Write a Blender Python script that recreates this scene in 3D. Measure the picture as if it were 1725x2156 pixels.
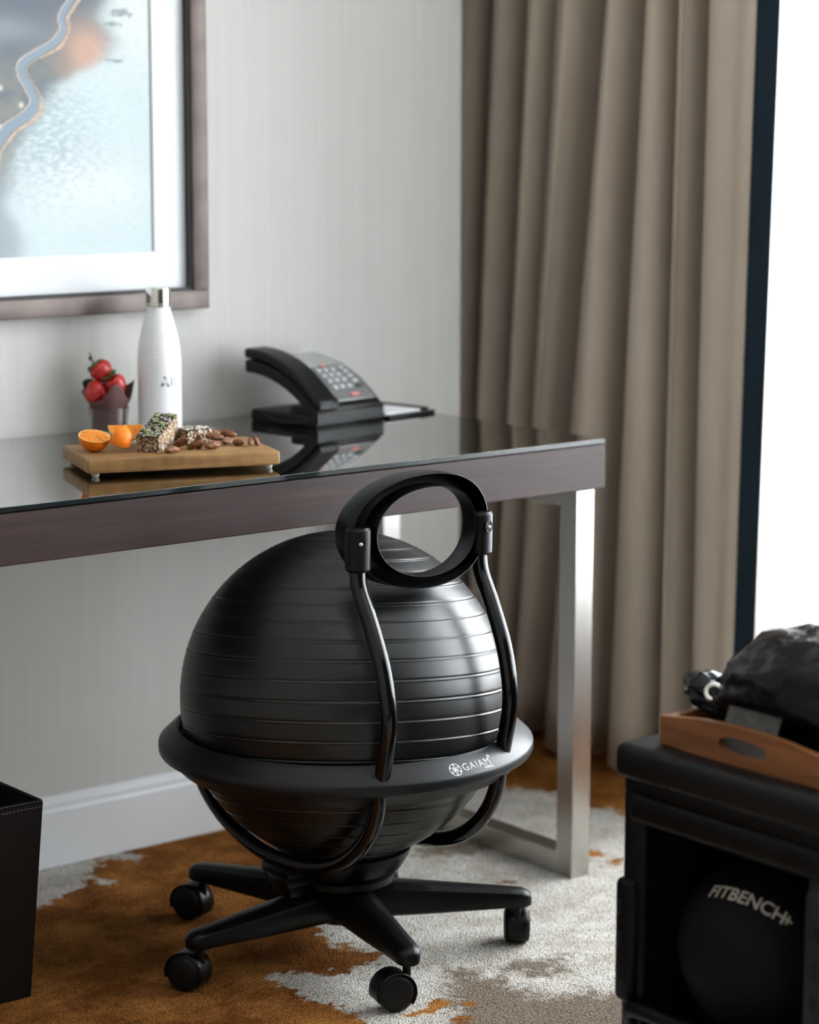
import bpy, bmesh, math, random
from mathutils import Vector, Matrix, noise as mnoise
import numpy as np

for o in list(bpy.data.objects): bpy.data.objects.remove(o)
SC = bpy.context.scene
COL = SC.collection
PI = math.pi
random.seed(7)

# ------------------------------------------------------------------ camera
cam_d = bpy.data.cameras.new('camera'); cam = bpy.data.objects.new('camera', cam_d); COL.objects.link(cam)
YAW, PIT, ROLL = .6752, .1656, .0013
_d = Vector((math.sin(YAW)*math.cos(PIT), math.cos(YAW)*math.cos(PIT), -math.sin(PIT)))
_r = Vector((math.cos(YAW), -math.sin(YAW), 0)); _u = _r.cross(_d)
_R = _r*math.cos(ROLL)+_u*math.sin(ROLL); _U = -_r*math.sin(ROLL)+_u*math.cos(ROLL)
cam.matrix_world = Matrix(((_R.x,_U.x,-_d.x,-2.7877),(_R.y,_U.y,-_d.y,-3.5843),(_R.z,_U.z,-_d.z,1.3108),(0,0,0,1)))
cam_d.sensor_fit = 'VERTICAL'; cam_d.sensor_height = 36; cam_d.sensor_width = 28.8
cam_d.lens = 5100*36/2156
cam_d.dof.use_dof = True; cam_d.dof.focus_distance = 3.56; cam_d.dof.aperture_fstop = 2.6
cam_d.clip_start = .05
SC.camera = cam

# ------------------------------------------------------------------ sky, window light, exposure
W = bpy.data.worlds.new('overcast_sky'); SC.world = W; W.use_nodes = True
bg = W.node_tree.nodes['Background']; bg.inputs[0].default_value = (.91, .96, 1, 1); bg.inputs[1].default_value = 22.0
WIN = dict(y0=-4.2, y1=-.20, z0=.28, z1=2.25, x=.86)
pl = bpy.data.lights.new('window_portal', 'AREA'); pl.shape = 'RECTANGLE'
pl.size = WIN['z1']-WIN['z0']; pl.size_y = WIN['y1']-WIN['y0']; pl.cycles.is_portal = True
po = bpy.data.objects.new('window_portal', pl); COL.objects.link(po)
po.location = (WIN['x']+.13, (WIN['y0']+WIN['y1'])/2, (WIN['z0']+WIN['z1'])/2); po.rotation_euler = (0, PI/2, 0)
SC.view_settings.view_transform = 'Standard'; SC.view_settings.look = 'None'
SC.view_settings.gamma = 1; SC.view_settings.use_curve_mapping = False
SC.view_settings.exposure = 0.0

# ------------------------------------------------------------------ materials
MATS = {}
def mat(name, color=(.5,.5,.5), rough=.5, metal=0, spec=.5, coat=0, coat_rough=.1, trans=0, ior=1.45, sheen=0, emit=None):
    m = bpy.data.materials.new(name); m.use_nodes = True
    b = m.node_tree.nodes['Principled BSDF']; i = b.inputs
    i['Base Color'].default_value = (*color, 1); i['Roughness'].default_value = rough; i['Metallic'].default_value = metal
    i['Specular IOR Level'].default_value = spec; i['Coat Weight'].default_value = coat; i['Coat Roughness'].default_value = coat_rough
    i['Transmission Weight'].default_value = trans; i['IOR'].default_value = ior; i['Sheen Weight'].default_value = sheen
    MATS[name] = m
    return m
class N:
    """tiny node helper"""
    def __init__(s, m): s.m = m; s.nt = m.node_tree; s.b = s.nt.nodes.get('Principled BSDF')
    def new(s, t, **kw):
        n = s.nt.nodes.new(t)
        for k, v in kw.items():
            if k.startswith('i_'): n.inputs[k[2:].replace('_', ' ')].default_value = v
            else: setattr(n, k, v)
        return n
    def link(s, a, b): s.nt.links.new(a, b)
    def coord(s, scale=(1,1,1), kind='Object', rot=(0,0,0)):
        t = s.new('ShaderNodeTexCoord'); mp = s.new('ShaderNodeMapping')
        mp.inputs['Scale'].default_value = scale; mp.inputs['Rotation'].default_value = rot
        s.link(t.outputs[kind], mp.inputs[0]); return mp.outputs[0]
    def noise(s, vec, scale, detail=3, rough=.5):
        n = s.new('ShaderNodeTexNoise'); n.inputs['Scale'].default_value = scale; n.inputs['Detail'].default_value = detail
        n.inputs['Roughness'].default_value = rough; s.link(vec, n.inputs['Vector']); return n.outputs[0]
    def voronoi(s, vec, scale, feature='F1'):
        n = s.new('ShaderNodeTexVoronoi'); n.feature = feature; n.inputs['Scale'].default_value = scale; s.link(vec, n.inputs['Vector']); return n.outputs['Distance']
    def ramp(s, fac, stops, interp='LINEAR'):
        n = s.new('ShaderNodeValToRGB'); n.color_ramp.interpolation = interp; e = n.color_ramp.elements
        while len(e) < len(stops): e.new(.5)
        for k, (p, c) in enumerate(stops): e[k].position = p; e[k].color = (*c, 1) if len(c) == 3 else c
        s.link(fac, n.inputs[0]); return n.outputs[0]
    def mix(s, fac, a, b, blend='MIX'):
        n = s.new('ShaderNodeMix'); n.data_type = 'RGBA'; n.blend_type = blend
        for v, sock in ((fac, n.inputs[0]), (a, n.inputs[6]), (b, n.inputs[7])):
            if isinstance(v, (int, float)): sock.default_value = v
            elif isinstance(v, tuple): sock.default_value = (*v, 1)
            else: s.link(v, sock)
        return n.outputs[2]
    def math(s, op, a, b=None, c=None, clamp=False):
        n = s.new('ShaderNodeMath'); n.operation = op; n.use_clamp = clamp
        for k, v in enumerate((a, b, c)):
            if v is None: continue
            if isinstance(v, (int, float)): n.inputs[k].default_value = v
            else: s.link(v, n.inputs[k])
        return n.outputs[0]
    def bump(s, h, strength=.3, dist=.01):
        n = s.new('ShaderNodeBump'); n.inputs['Strength'].default_value = strength; n.inputs['Distance'].default_value = dist
        s.link(h, n.inputs['Height']); s.link(n.outputs[0], s.b.inputs['Normal'])
    def col(s, c): s.link(c, s.b.inputs['Base Color'])
    def rough(s, c): s.link(c, s.b.inputs['Roughness'])

# wallpaper: fine vertical linen streaks
m = mat('wallpaper', (.6,.6,.58), .7, spec=.3); n = N(m); v = n.coord((260,260,5)); a = n.noise(v, 1, 4, .6)
v2 = n.coord((60,60,.6)); a2 = n.noise(v2, 1, 3)
t = n.math('ADD', n.math('MULTIPLY', a, .6), n.math('MULTIPLY', a2, .4))
n.col(n.ramp(t, [(.30, (.500,.492,.465)), (.70, (.566,.556,.528))])); n.bump(a, .12, .001)
mat('paint_white', (.72,.73,.74), .4); mat('paint_wall', (.55,.54,.52), .7); mat('ceiling_paint', (.85,.85,.84), .8)
mat('dark_panel', (.03,.026,.022), .7); mat('room_paint', (.36,.34,.32), .7)
# carpet
m = mat('carpet', (.5,.4,.3), .95, spec=.05); n = N(m)
at = n.new('ShaderNodeAttribute'); at.attribute_name = 'rust'; at2 = n.new('ShaderNodeAttribute'); at2.attribute_name = 'taupe'
vc = n.coord(); na = n.noise(vc, 26, 6, .68); nb = n.noise(vc, 95, 3, .6)
edge = n.math('ADD', n.math('MULTIPLY', n.math('SUBTRACT', na, .5), .16), n.math('MULTIPLY', n.math('SUBTRACT', nb, .5), .03))
rm = n.ramp(n.math('ADD', n.math('MULTIPLY', n.math('ADD', at.outputs['Fac'], edge), 30), .5), [(.3,(0,0,0)),(.7,(1,1,1))])
tm = n.ramp(n.math('ADD', n.math('MULTIPLY', n.math('ADD', at2.outputs['Fac'], n.math('MULTIPLY', edge, 1.4)), 14), .5), [(.2,(0,0,0)),(.8,(1,1,1))])
pile = n.voronoi(vc, 330); fine = n.noise(vc, 420, 2, .7)
nl = n.noise(vc, 7, 5, .65)
rust = n.mix(n.ramp(nl, [(.42,(0,0,0)),(.62,(1,1,1))]), (.19,.066,.014), (.42,.175,.042))
cream = n.mix(n.ramp(n.noise(vc, 16, 5, .7), [(.35,(0,0,0)),(.6,(1,1,1))]), (.50,.46,.39), (.70,.67,.61))
taupe = (.23,.185,.14)
c = n.mix(rm, n.mix(tm, cream, taupe), rust)
c = n.mix(1.0, c, n.ramp(n.math('ADD', n.math('MULTIPLY', pile, .9), n.math('MULTIPLY', fine, .45)), [(.25,(1.30,1.30,1.30)),(.95,(.45,.45,.45))]), 'MULTIPLY')
n.col(c); n.bump(n.math('ADD', n.math('MULTIPLY', pile, -1), n.math('MULTIPLY', fine, .35)), .7, .004)
# wood stain of the desk
m = mat('dark_wood', (.05,.03,.03), .42, spec=.26, coat=.04, coat_rough=.2); n = N(m); v = n.coord((2.2,60,60)); a = n.noise(v, 1.6, 6, .65)
v = n.coord((1.5,7,14)); a2 = n.noise(v, 1.2, 2)
n.col(n.ramp(n.math('ADD', n.math('MULTIPLY', a, .75), n.math('MULTIPLY', a2, .25)), [(.3,(.012,.0065,.006)),(.55,(.030,.0145,.0125)),(.75,(.056,.025,.019))])); n.bump(a, .06, .001)
mat('black_glass', (.42,.42,.41), .010, metal=1)
mat('glass_edge', (.010,.014,.014), .10, spec=.4)
# brushed steel
m = mat('brushed_steel', (.50,.485,.46), .3, metal=1); n = N(m); a = n.noise(n.coord((220,220,6)), 1, 2); n.rough(n.ramp(a, [(.2,(.22,.22,.22)),(.8,(.28,.28,.28))]))
mat('frame_bronze', (.19,.145,.125), .45, metal=.25); mat('frame_inner', (.012,.014,.013), .5)
m = MATS['frame_bronze']; n = N(m); n.col(n.ramp(n.noise(n.coord((9,9,9)), 2, 3), [(.3,(.085,.064,.057)),(.7,(.145,.112,.098))]))
mat('mat_board', (.72,.735,.75), .8, spec=.2)
m = mat('print', (.5,.5,.5), .55, spec=.3); n = N(m); t = n.new('ShaderNodeVertexColor'); t.layer_name = 'pic'; n.col(t.outputs[0])
# curtains
m = mat('curtain_taupe', (.22,.18,.14), .85, spec=.15); n = N(m); a = n.noise(n.coord((500,500,350)), 1, 2); a2 = n.noise(n.coord((3,3,.8)), 3, 3)
n.col(n.ramp(n.math('ADD', n.math('MULTIPLY', a, .5), n.math('MULTIPLY', a2, .5)), [(.3,(.48,.40,.32)),(.7,(.62,.53,.43))])); n.bump(a, .1, .001)
mat('curtain_navy', (.014,.027,.040), .8, spec=.2)
m = mat('sheer', (.95,.95,.95), .8); nt = m.node_tree; nt.nodes.remove(nt.nodes['Principled BSDF']); n = N(m)
tr = n.new('ShaderNodeBsdfTransparent'); tl = n.new('ShaderNodeBsdfTranslucent'); df = n.new('ShaderNodeBsdfDiffuse'); tl.inputs[0].default_value = (.95,.96,.97,1); df.inputs[0].default_value = (.9,.9,.9,1)
m1 = n.new('ShaderNodeMixShader'); m1.inputs[0].default_value = .3; n.link(tl.outputs[0], m1.inputs[1]); n.link(df.outputs[0], m1.inputs[2])
m2 = n.new('ShaderNodeMixShader'); m2.inputs[0].default_value = .45; n.link(tr.outputs[0], m2.inputs[1]); n.link(m1.outputs[0], m2.inputs[2]); n.link(m2.outputs[0], nt.nodes['Material Output'].inputs[0])
m = mat('window_glass', (1,1,1), 0); nt = m.node_tree; nt.nodes.remove(nt.nodes['Principled BSDF']); n = N(m)
tr = n.new('ShaderNodeBsdfTransparent'); gl = n.new('ShaderNodeBsdfGlossy'); gl.inputs['Roughness'].default_value = 0; fr = n.new('ShaderNodeFresnel'); fr.inputs[0].default_value = 1.3
m2 = n.new('ShaderNodeMixShader'); n.link(fr.outputs[0], m2.inputs[0]); n.link(tr.outputs[0], m2.inputs[1]); n.link(gl.outputs[0], m2.inputs[2]); n.link(m2.outputs[0], nt.nodes['Material Output'].inputs[0])
# chair and ball
m = mat('ball_vinyl', (.016,.018,.020), .33, spec=.58); n = N(m); a = n.noise(n.coord(), 900, 2, .7); n.rough(n.ramp(a, [(.3,(.31,.31,.31)),(.7,(.40,.40,.40))])); n.bump(a, .03, .0006)
n.col(n.ramp(n.noise(n.coord(), 1500, 1), [(.5,(.0010,.0012,.0013)),(.80,(.010,.0105,.011))]))
m = mat('black_plastic', (.0016,.0019,.0024), .36, spec=.28); n = N(m); a = n.noise(n.coord(), 700, 2); n.bump(a, .12, .0005)
m = mat('ring_plastic', (.0055,.006,.0072), .40, spec=.40); n = N(m); a = n.noise(n.coord(), 600, 2); n.bump(a, .12, .0005)
mat('black_gloss', (.002,.002,.0025), .10, spec=.5); mat('rubber', (.004,.004,.0045), .4, spec=.25)
mat('steel_pin', (.7,.68,.62), .2, metal=1); mat('print_white', (.78,.79,.80), .5)
# desk things
m = mat('board_wood', (.4,.25,.12), .55, spec=.35); n = N(m); v = n.coord((4,45,45)); a = n.noise(v, 1.3, 5, .6); v = n.coord((30,6,6)); a2 = n.noise(v, 1.5, 3)
n.col(n.ramp(n.math('ADD', n.math('MULTIPLY', a, .7), n.math('MULTIPLY', a2, .3)), [(.3,(.125,.058,.016)),(.5,(.25,.132,.045)),(.7,(.37,.215,.083))])); n.bump(a, .1, .001)
mat('foot_nub', (.45,.40,.32), .4)
mat('bottle_white', (.80,.80,.81), .32, spec=.4); mat('chrome', (.78,.76,.72), .14, metal=1); mat('ink_navy', (.015,.05,.09), .5); mat('ink_grey', (.55,.57,.60), .5)
m = mat('clear_glass', (1,1,1), .0, trans=1, ior=1.45)
m = mat('brown_paper', (.125,.062,.056), .75, spec=.25); n = N(m); n.bump(n.noise(n.coord(), 90, 3), .2, .003)
m = mat('strawberry_skin', (.42,.008,.012), .25, spec=.5, coat=.3); n = N(m); vo = n.voronoi(n.coord((1,1,.75)), 260); n.col(n.ramp(vo, [(.12,(.62,.32,.10)),(.22,(.45,.010,.012))])); n.bump(vo, .6, .002)
mat('leaf_green', (.035,.12,.022), .5); mat('leaf_dark', (.012,.055,.025), .45)
m = mat('orange_peel', (.82,.19,.006), .42, spec=.35); n = N(m); n.bump(n.noise(n.coord(), 700, 2), .3, .0008)
m = mat('orange_flesh', (.80,.27,.015), .38, spec=.3); n = N(m); a = n.noise(n.coord((250,250,250)), 1, 3); n.col(n.ramp(a, [(.3,(.70,.17,.004)),(.7,(.88,.31,.012))])); n.bump(a, .3, .001)
mat('orange_pith', (.82,.42,.11), .6)
m = mat('bar_crumb', (.2,.12,.06), .8); n = N(m); v = n.voronoi(n.coord(), 210); a = n.noise(n.coord(), 160, 4, .7); n.col(n.ramp(n.math('ADD', n.math('MULTIPLY', v, .5), n.math('MULTIPLY', a, .6)), [(.32,(.025,.013,.009)),(.5,(.20,.115,.06)),(.66,(.44,.32,.21))])); n.bump(v, .8, .004)
m = mat('bar_dark', (.03,.016,.014), .55); n = N(m); n.bump(n.noise(n.coord(), 220, 4, .7), .7, .003)
mat('pumpkin_seed', (.17,.20,.055), .5); mat('sesame', (.62,.56,.46), .6); mat('oat', (.58,.52,.44), .7)
m = mat('pecan', (.2,.08,.035), .5, spec=.4); n = N(m); a = n.noise(n.coord((150,350,350)), 1, 4); n.col(n.ramp(a, [(.3,(.075,.024,.010)),(.55,(.21,.085,.036)),(.75,(.36,.18,.085))])); n.bump(a, .5, .0015)
m = mat('phone_black', (.0035,.0035,.004), .42, spec=.26); mat('phone_face', (.16,.165,.16), .22, spec=.5, coat=.5, coat_rough=.08); mat('phone_screen', (.30,.31,.30), .2, spec=.5, coat=.5)
mat('key_grey', (.40,.41,.42), .4); mat('key_dark', (.02,.02,.02), .4); mat('key_red', (.62,.20,.17), .4); mat('paper_white', (.80,.81,.83), .8)
m = mat('leather_black', (.0022,.0022,.0026), .42, spec=.26); n = N(m); n.bump(n.voronoi(n.coord(), 500), .15, .001)
m = mat('leather_brown_black', (.007,.0058,.006), .5, spec=.28); n = N(m); n.bump(n.voronoi(n.coord(), 420), .2, .001)
mat('stitching', (.22,.2,.19), .7); mat('bin_inside', (.006,.006,.006), .8)
m = mat('tray_wood', (.32,.13,.045), .38, spec=.45, coat=.25, coat_rough=.2); n = N(m); a = n.noise(n.coord((40,4,40)), 1.5, 4); n.col(n.ramp(a, [(.3,(.13,.045,.013)),(.7,(.26,.100,.032))]))
mat('bench_plastic', (.0022,.0022,.0026), .38, spec=.16); mat('bench_plastic_lit', (.010,.011,.013), .45, spec=.3)  # second bench plastic is a lighter copy, with the light on it painted in
m = mat('nylon_black', (.0014,.0016,.0028), .24, spec=.22); n = N(m); n.bump(n.noise(n.coord((1,1,1)), 26, 3, .5), .35, .02)
m = mat('slate_card', (.055,.054,.048), .5); n = N(m); n.col(n.ramp(n.noise(n.coord(), 60, 5, .7), [(.35,(.04,.04,.036)),(.7,(.085,.083,.075))]))
mat('medicine_ball', (.0030,.0030,.0031), .6, spec=.14); mat('print_cream', (.50,.44,.37), .6); mat('code_grey', (.55,.55,.56), .5)

# ------------------------------------------------------------------ mesh helpers
def cr(pts, n=6, closed=False):
    """Catmull-Rom through points"""
    P = [Vector(p) for p in pts]; out = []; L = len(P)
    segs = L if closed else L-1
    for i in range(segs):
        p0 = P[(i-1) % L] if closed or i > 0 else P[0]*2-P[1]
        p1 = P[i]; p2 = P[(i+1) % L]
        p3 = P[(i+2) % L] if closed or i+2 < L else P[-1]*2-P[-2]
        for k in range(n):
            t = k/n
            out.append(.5*((2*p1)+(p2-p0)*t+(2*p0-5*p1+4*p2-p3)*t*t+(3*p1-p0-3*p2+p3)*t**3))
    if not closed: out.append(P[-1])
    return out
class MB:
    def __init__(s): s.v = []; s.f = []
    def add(s, vs, fs, M=None):
        b = len(s.v)
        s.v += [tuple(M @ Vector(p)) if M else tuple(p) for p in vs]
        s.f += [tuple(i+b for i in f) for f in fs]
        return s
    def box(s, x0, x1, y0, y1, z0, z1, bev=0, seg=2, M=None):
        bm = bmesh.new(); bmesh.ops.create_cube(bm, size=1)
        for q in bm.verts: q.co = Vector(((x0+x1)/2+q.co.x*(x1-x0), (y0+y1)/2+q.co.y*(y1-y0), (z0+z1)/2+q.co.z*(z1-z0)))
        if bev: bmesh.ops.bevel(bm, geom=bm.edges[:], offset=bev, segments=seg, profile=.5, affect='EDGES')
        bm.verts.index_update(); s.add([q.co for q in bm.verts], [[q.index for q in f.verts] for f in bm.faces], M); bm.free(); return s
    def lathe(s, prof, n=48, M=None, close=False):
        vs = []; fs = []; idx = []
        for r, z in prof:
            if r < 1e-6: idx.append([len(vs)]); vs.append((0,0,z))
            else:
                idx.append(list(range(len(vs), len(vs)+n))); vs += [(r*math.cos(2*PI*k/n), r*math.sin(2*PI*k/n), z) for k in range(n)]
        pairs = list(zip(idx, idx[1:])) + ([(idx[-1], idx[0])] if close else [])
        for a, b in pairs:
            for k in range(n):
                k2 = (k+1) % n
                if len(a) == 1 and len(b) == 1: continue
                if len(a) == 1: fs.append((a[0], b[k2], b[k]))
                elif len(b) == 1: fs.append((a[k], a[k2], b[0]))
                else: fs.append((a[k], a[k2], b[k2], b[k]))
        return s.add(vs, fs, M)
    def tube(s, pts, r, n=12, caps=True, M=None):
        P = [Vector(p) for p in pts]; L = len(P); rs = r if isinstance(r, (list, tuple)) else [r]*L
        T = [(P[min(i+1,L-1)]-P[max(i-1,0)]).normalized() for i in range(L)]
        up = Vector((0,0,1)) if abs(T[0].z) < .9 else Vector((1,0,0))
        nn = (up-T[0]*up.dot(T[0])).normalized(); vs = []; fs = []
        for i in range(L):
            nn = (nn-T[i]*nn.dot(T[i])).normalized(); bb = T[i].cross(nn)
            vs += [P[i]+(nn*math.cos(2*PI*k/n)+bb*math.sin(2*PI*k/n))*rs[i] for k in range(n)]
        for i in range(L-1):
            for k in range(n): fs.append((i*n+k, i*n+(k+1)%n, (i+1)*n+(k+1)%n, (i+1)*n+k))
        if caps: fs.append(tuple(range(n-1,-1,-1))); fs.append(tuple(range((L-1)*n, L*n)))
        return s.add(vs, fs, M)
    def grid(s, fn, nu, nv, cu=False, cv=False, M=None):
        vs = [fn(i/(nu if cu else nu-1), j/(nv if cv else nv-1)) for i in range(nu) for j in range(nv)]; fs = []
        for i in range(nu if cu else nu-1):
            for j in range(nv if cv else nv-1):
                i2 = (i+1) % nu; j2 = (j+1) % nv
                fs.append((i*nv+j, i2*nv+j, i2*nv+j2, i*nv+j2))
        return s.add(vs, fs, M)
    def ellipsoid(s, c, r, nu=16, nv=10, fn=None, M=None):
        prof = []; vs = []; fs = []
        for j in range(nv+1):
            th = PI*j/nv
            for k in range(nu):
                a = 2*PI*k/nu; p = Vector((math.sin(th)*math.cos(a), math.sin(th)*math.sin(a), -math.cos(th)))
                q = 1 if fn is None else fn(p)
                vs.append(Vector((c[0]+r[0]*p.x*q, c[1]+r[1]*p.y*q, c[2]+r[2]*p.z*q)))
        for j in range(nv):
            for k in range(nu): fs.append((j*nu+k, j*nu+(k+1)%nu, (j+1)*nu+(k+1)%nu, (j+1)*nu+k))
        return s.add(vs, fs, M)
    def prism(s, poly, y0, y1, M=None):
        """polygon in (x,z) pushed along y"""
        n = len(poly); vs = [(x, y0, z) for x, z in poly]+[(x, y1, z) for x, z in poly]
        fs = [tuple(range(n)), tuple(range(2*n-1, n-1, -1))]+[(i, i+n, (i+1)%n+n, (i+1)%n) for i in range(n)]
        return s.add(vs, fs, M)
    def build(s, name, m, parent=None, smooth=True, loc=None, rot=None, angle=.6):
        me = bpy.data.meshes.new(name); me.from_pydata(s.v, [], s.f); me.validate()
        bm = bmesh.new(); bm.from_mesh(me); bmesh.ops.remove_doubles(bm, verts=bm.verts, dist=1e-6); bmesh.ops.recalc_face_normals(bm, faces=bm.faces); bm.to_mesh(me); bm.free()
        if smooth:
            me.shade_smooth(); me.set_sharp_from_angle(angle=angle)
        me.materials.append(MATS[m] if isinstance(m, str) else m)
        o = bpy.data.objects.new(name, me); COL.objects.link(o)
        if parent: o.parent = parent
        if loc: o.location = loc
        if rot: o.rotation_euler = rot
        return o
def thing(name, label, cat, loc=(0,0,0), rz=0, group=None):
    o = bpy.data.objects.new(name, None); o.empty_display_size = .05; COL.objects.link(o); o.location = loc; o.rotation_euler = (0,0,rz)
    return tag(o, label, cat, group)
def tag(o, label, cat, group=None):
    o['label'] = label; o['category'] = cat
    if group: o['group'] = group
    return o
def struct(o): o['kind'] = 'structure'; return o
def text_mb(body, size, fn, spacing=1.0, offset=0):
    """flat lettering wrapped on a surface: fn(x, y) -> point"""
    cu = bpy.data.curves.new('lettering', 'FONT'); cu.body = body; cu.size = size; cu.space_character = spacing; cu.resolution_u = 3; cu.offset = offset
    ob = bpy.data.objects.new('lettering', cu); COL.objects.link(ob)
    dg = bpy.context.evaluated_depsgraph_get(); dg.update()
    me = bpy.data.meshes.new_from_object(ob.evaluated_get(dg))
    mb = MB(); mb.add([fn(p.co.x, p.co.y) for p in me.vertices], [tuple(f.vertices) for f in me.polygons])
    w = max((p.co.x for p in me.vertices), default=0)
    bpy.data.objects.remove(ob); bpy.data.curves.remove(cu); bpy.data.meshes.remove(me)
    return mb, w
def T(x, y, z): return Matrix.Translation((x, y, z))
def Rx(a): return Matrix.Rotation(a, 4, 'X')
def Ry(a): return Matrix.Rotation(a, 4, 'Y')
def Rz(a): return Matrix.Rotation(a, 4, 'Z')

# ------------------------------------------------------------------ room shell
XL, YF, ZC = -3.6, -5.0, 2.62
XW = .86      # window wall
# floor with carpet pattern attributes (signed distances to the dyed patches)
RUST = [[(-.80,-.175),(-.745,-.135),(-.66,-.06),(-.62,.03),(-.30,.06),(-.19,.03),(-.29,-.274),(-.415,-.412),(-.525,-.528),(-.577,-.603),(-.569,-.661),(-.545,-.722),(-.60,-.752),(-.654,-.749),(-.685,-.711),(-.733,-.680),(-.752,-.738),(-.75,-.80),(-.738,-.854),(-.739,-.895),(-.752,-.93),(-.834,-1.037),(-1.0,-1.3),(-2.2,-1.6),(-2.4,.2),(-1.2,.2),(-1.1,-.12),(-.95,-.20)],
        [(.225,-.117),(.274,-.228),(.256,-.329),(.279,-.396),(.293,-.52),(.8,-.8),(.8,.5),(.2,.5),(.12,.2)],
        [(.30,-.95),(.8,-.80),(.8,-2.4),(.2,-1.9)],
        [(-3.9,-2.0),(-2.2,-2.4),(-1.6,-3.4),(-2.4,-4.6),(-4.2,-4.3)]]
DOTS = [(.066,-.546,.02),(.068,-.603,.012),(-.157,-.574,.012),(-.619,-.94,.014),(-.581,-.97,.010),(-.622,-1.0,.012),(-.655,-.955,.010),(.03,-.61,.008)]
HOLES = [(-.60,-.045,.022),(.235,-.33,.018),(-.70,-.145,.012)]
TAUPE = [[(-.494,-.836),(-.47,-.921),(-.482,-.989),(-.427,-1.045),(-.363,-1.07),(-.377,-1.195),(-.584,-1.385),(-.731,-1.162),(-.607,-.939)],
         [(-.12,-.30),(-.05,-.36),(-.10,-.42),(-.2,-.36)], [(-.42,-.86),(-.34,-.93),(-.40,-.96),(-.47,-.90)]]
def sdf(poly, X, Y):
    d = np.full(X.shape, 9.); inside = np.zeros(X.shape, bool); n_ = len(poly)
    for i in range(n_):
        ax, ay = poly[i]; bx, by = poly[(i+1) % n_]; ex, ey = bx-ax, by-ay
        t = np.clip(((X-ax)*ex+(Y-ay)*ey)/(ex*ex+ey*ey), 0, 1); d = np.minimum(d, np.hypot(X-ax-t*ex, Y-ay-t*ey))
        cr_ = ((ay > Y) != (by > Y)); ii = np.where(cr_, (bx-ax)*(Y-ay)/(by-ay if by != ay else 1e-9)+ax, 0); inside ^= cr_ & (X < ii)
    return np.where(inside, d, -d)
xs = np.concatenate([np.linspace(XL, -1.7, 40), np.linspace(-1.68, .75, 190), [XW+.2]]); ys = np.concatenate([np.linspace(YF, -1.9, 40), np.linspace(-1.88, .5, 186), [.62]])
X, Y = np.meshgrid(xs, ys, indexing='ij'); nx, ny = X.shape
ra = np.max([sdf(p, X, Y) for p in RUST], axis=0)
for x, y, r in DOTS: ra = np.maximum(ra, r-np.hypot(X-x, Y-y))
for x, y, r in HOLES: ra = np.minimum(ra, np.hypot(X-x, Y-y)-r)
ta = np.max([sdf(p, X, Y) for p in TAUPE], axis=0)
mb = MB(); mb.v = [(float(X[i,j]), float(Y[i,j]), 0.) for i in range(nx) for j in range(ny)]
mb.f = [(i*ny+j, (i+1)*ny+j, (i+1)*ny+j+1, i*ny+j+1) for i in range(nx-1) for j in range(ny-1)]
me = bpy.data.meshes.new('floor'); me.from_pydata(mb.v, [], mb.f); me.materials.append(MATS['carpet'])
for nm, A in (('rust', ra), ('taupe', ta)):
    at_ = me.attributes.new(nm, 'FLOAT', 'POINT'); at_.data.foreach_set('value', np.clip(A, -.3, .3).astype(np.float32).ravel())
fl = bpy.data.objects.new('floor', me); COL.objects.link(fl); struct(fl)
WE = .207     # end of the papered wall
struct(MB().box(XL, WE, 0, .66, 0, ZC).build('wall_back', 'wallpaper', smooth=False))
struct(MB().box(WE, XW+.2, .60, .70, 0, ZC).build('wall_alcove', 'paint_wall', smooth=False))
w = MB(); w.box(XW, XW+.12, WIN['y1'], .60, 0, ZC); w.box(XW, XW+.12, YF, WIN['y0'], 0, ZC); w.box(XW, XW+.12, WIN['y0'], WIN['y1'], 0, WIN['z0']); w.box(XW, XW+.12, WIN['y0'], WIN['y1'], WIN['z1'], ZC)
struct(w.build('wall_right', 'paint_wall', smooth=False))
struct(MB().box(XL-.1, XL, YF, .66, 0, ZC).build('wall_left', 'room_paint', smooth=False))
struct(MB().box(XL-.1, XW+.2, YF-.1, YF, 0, ZC).build('wall_front', 'dark_panel', smooth=False))
struct(MB().box(XL-.1, XW+.2, YF-.1, .70, ZC, ZC+.1).build('ceiling', 'ceiling_paint', smooth=False))
# baseboard, a plank with a stepped moulding
bp = [(0,0),(-.016,0),(-.016,.098),(-.013,.104),(-.013,.112),(-.008,.120),(-.004,.124),(0,.124)]
b_ = MB(); k_ = len(bp); b_.add([(XL, y, z) for y, z in bp]+[(WE, y, z) for y, z in bp], [tuple(range(k_)), tuple(range(2*k_-1, k_-1, -1))]+[(i, i+k_, (i+1)%k_+k_, (i+1)%k_) for i in range(k_)])
struct(b_.build('baseboard_back', 'paint_white', angle=.3))
# window: frame, mullions, panes
wn = struct(MB().box(XW+.03, XW+.09, WIN['y0'], WIN['y1'], WIN['z0'], WIN['z0']+.06, .004).build('window_1', 'paint_white', smooth=False))
def wbar(y0, y1, z0, z1, nm): MB().box(XW+.03, XW+.09, y0, y1, z0, z1, .004).build(nm, 'paint_white', wn, smooth=False)
wbar(WIN['y0'], WIN['y1'], WIN['z1']-.06, WIN['z1'], 'window_rail')
cuts = [WIN['y0'], -3.28, -2.26, -1.24, WIN['y1']]
for k, y in enumerate(cuts):
    a0, a1 = (y, y+.06) if k == 0 else (y-.06, y) if k == 4 else (y-.03, y+.03)
    wbar(a0, a1, WIN['z0']+.06, WIN['z1']-.06, 'window_post')
for k in range(4): MB().box(XW+.055, XW+.062, cuts[k]+.03, cuts[k+1]-.03, WIN['z0']+.06, WIN['z1']-.06).build('pane', 'window_glass', wn, smooth=False)

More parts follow.
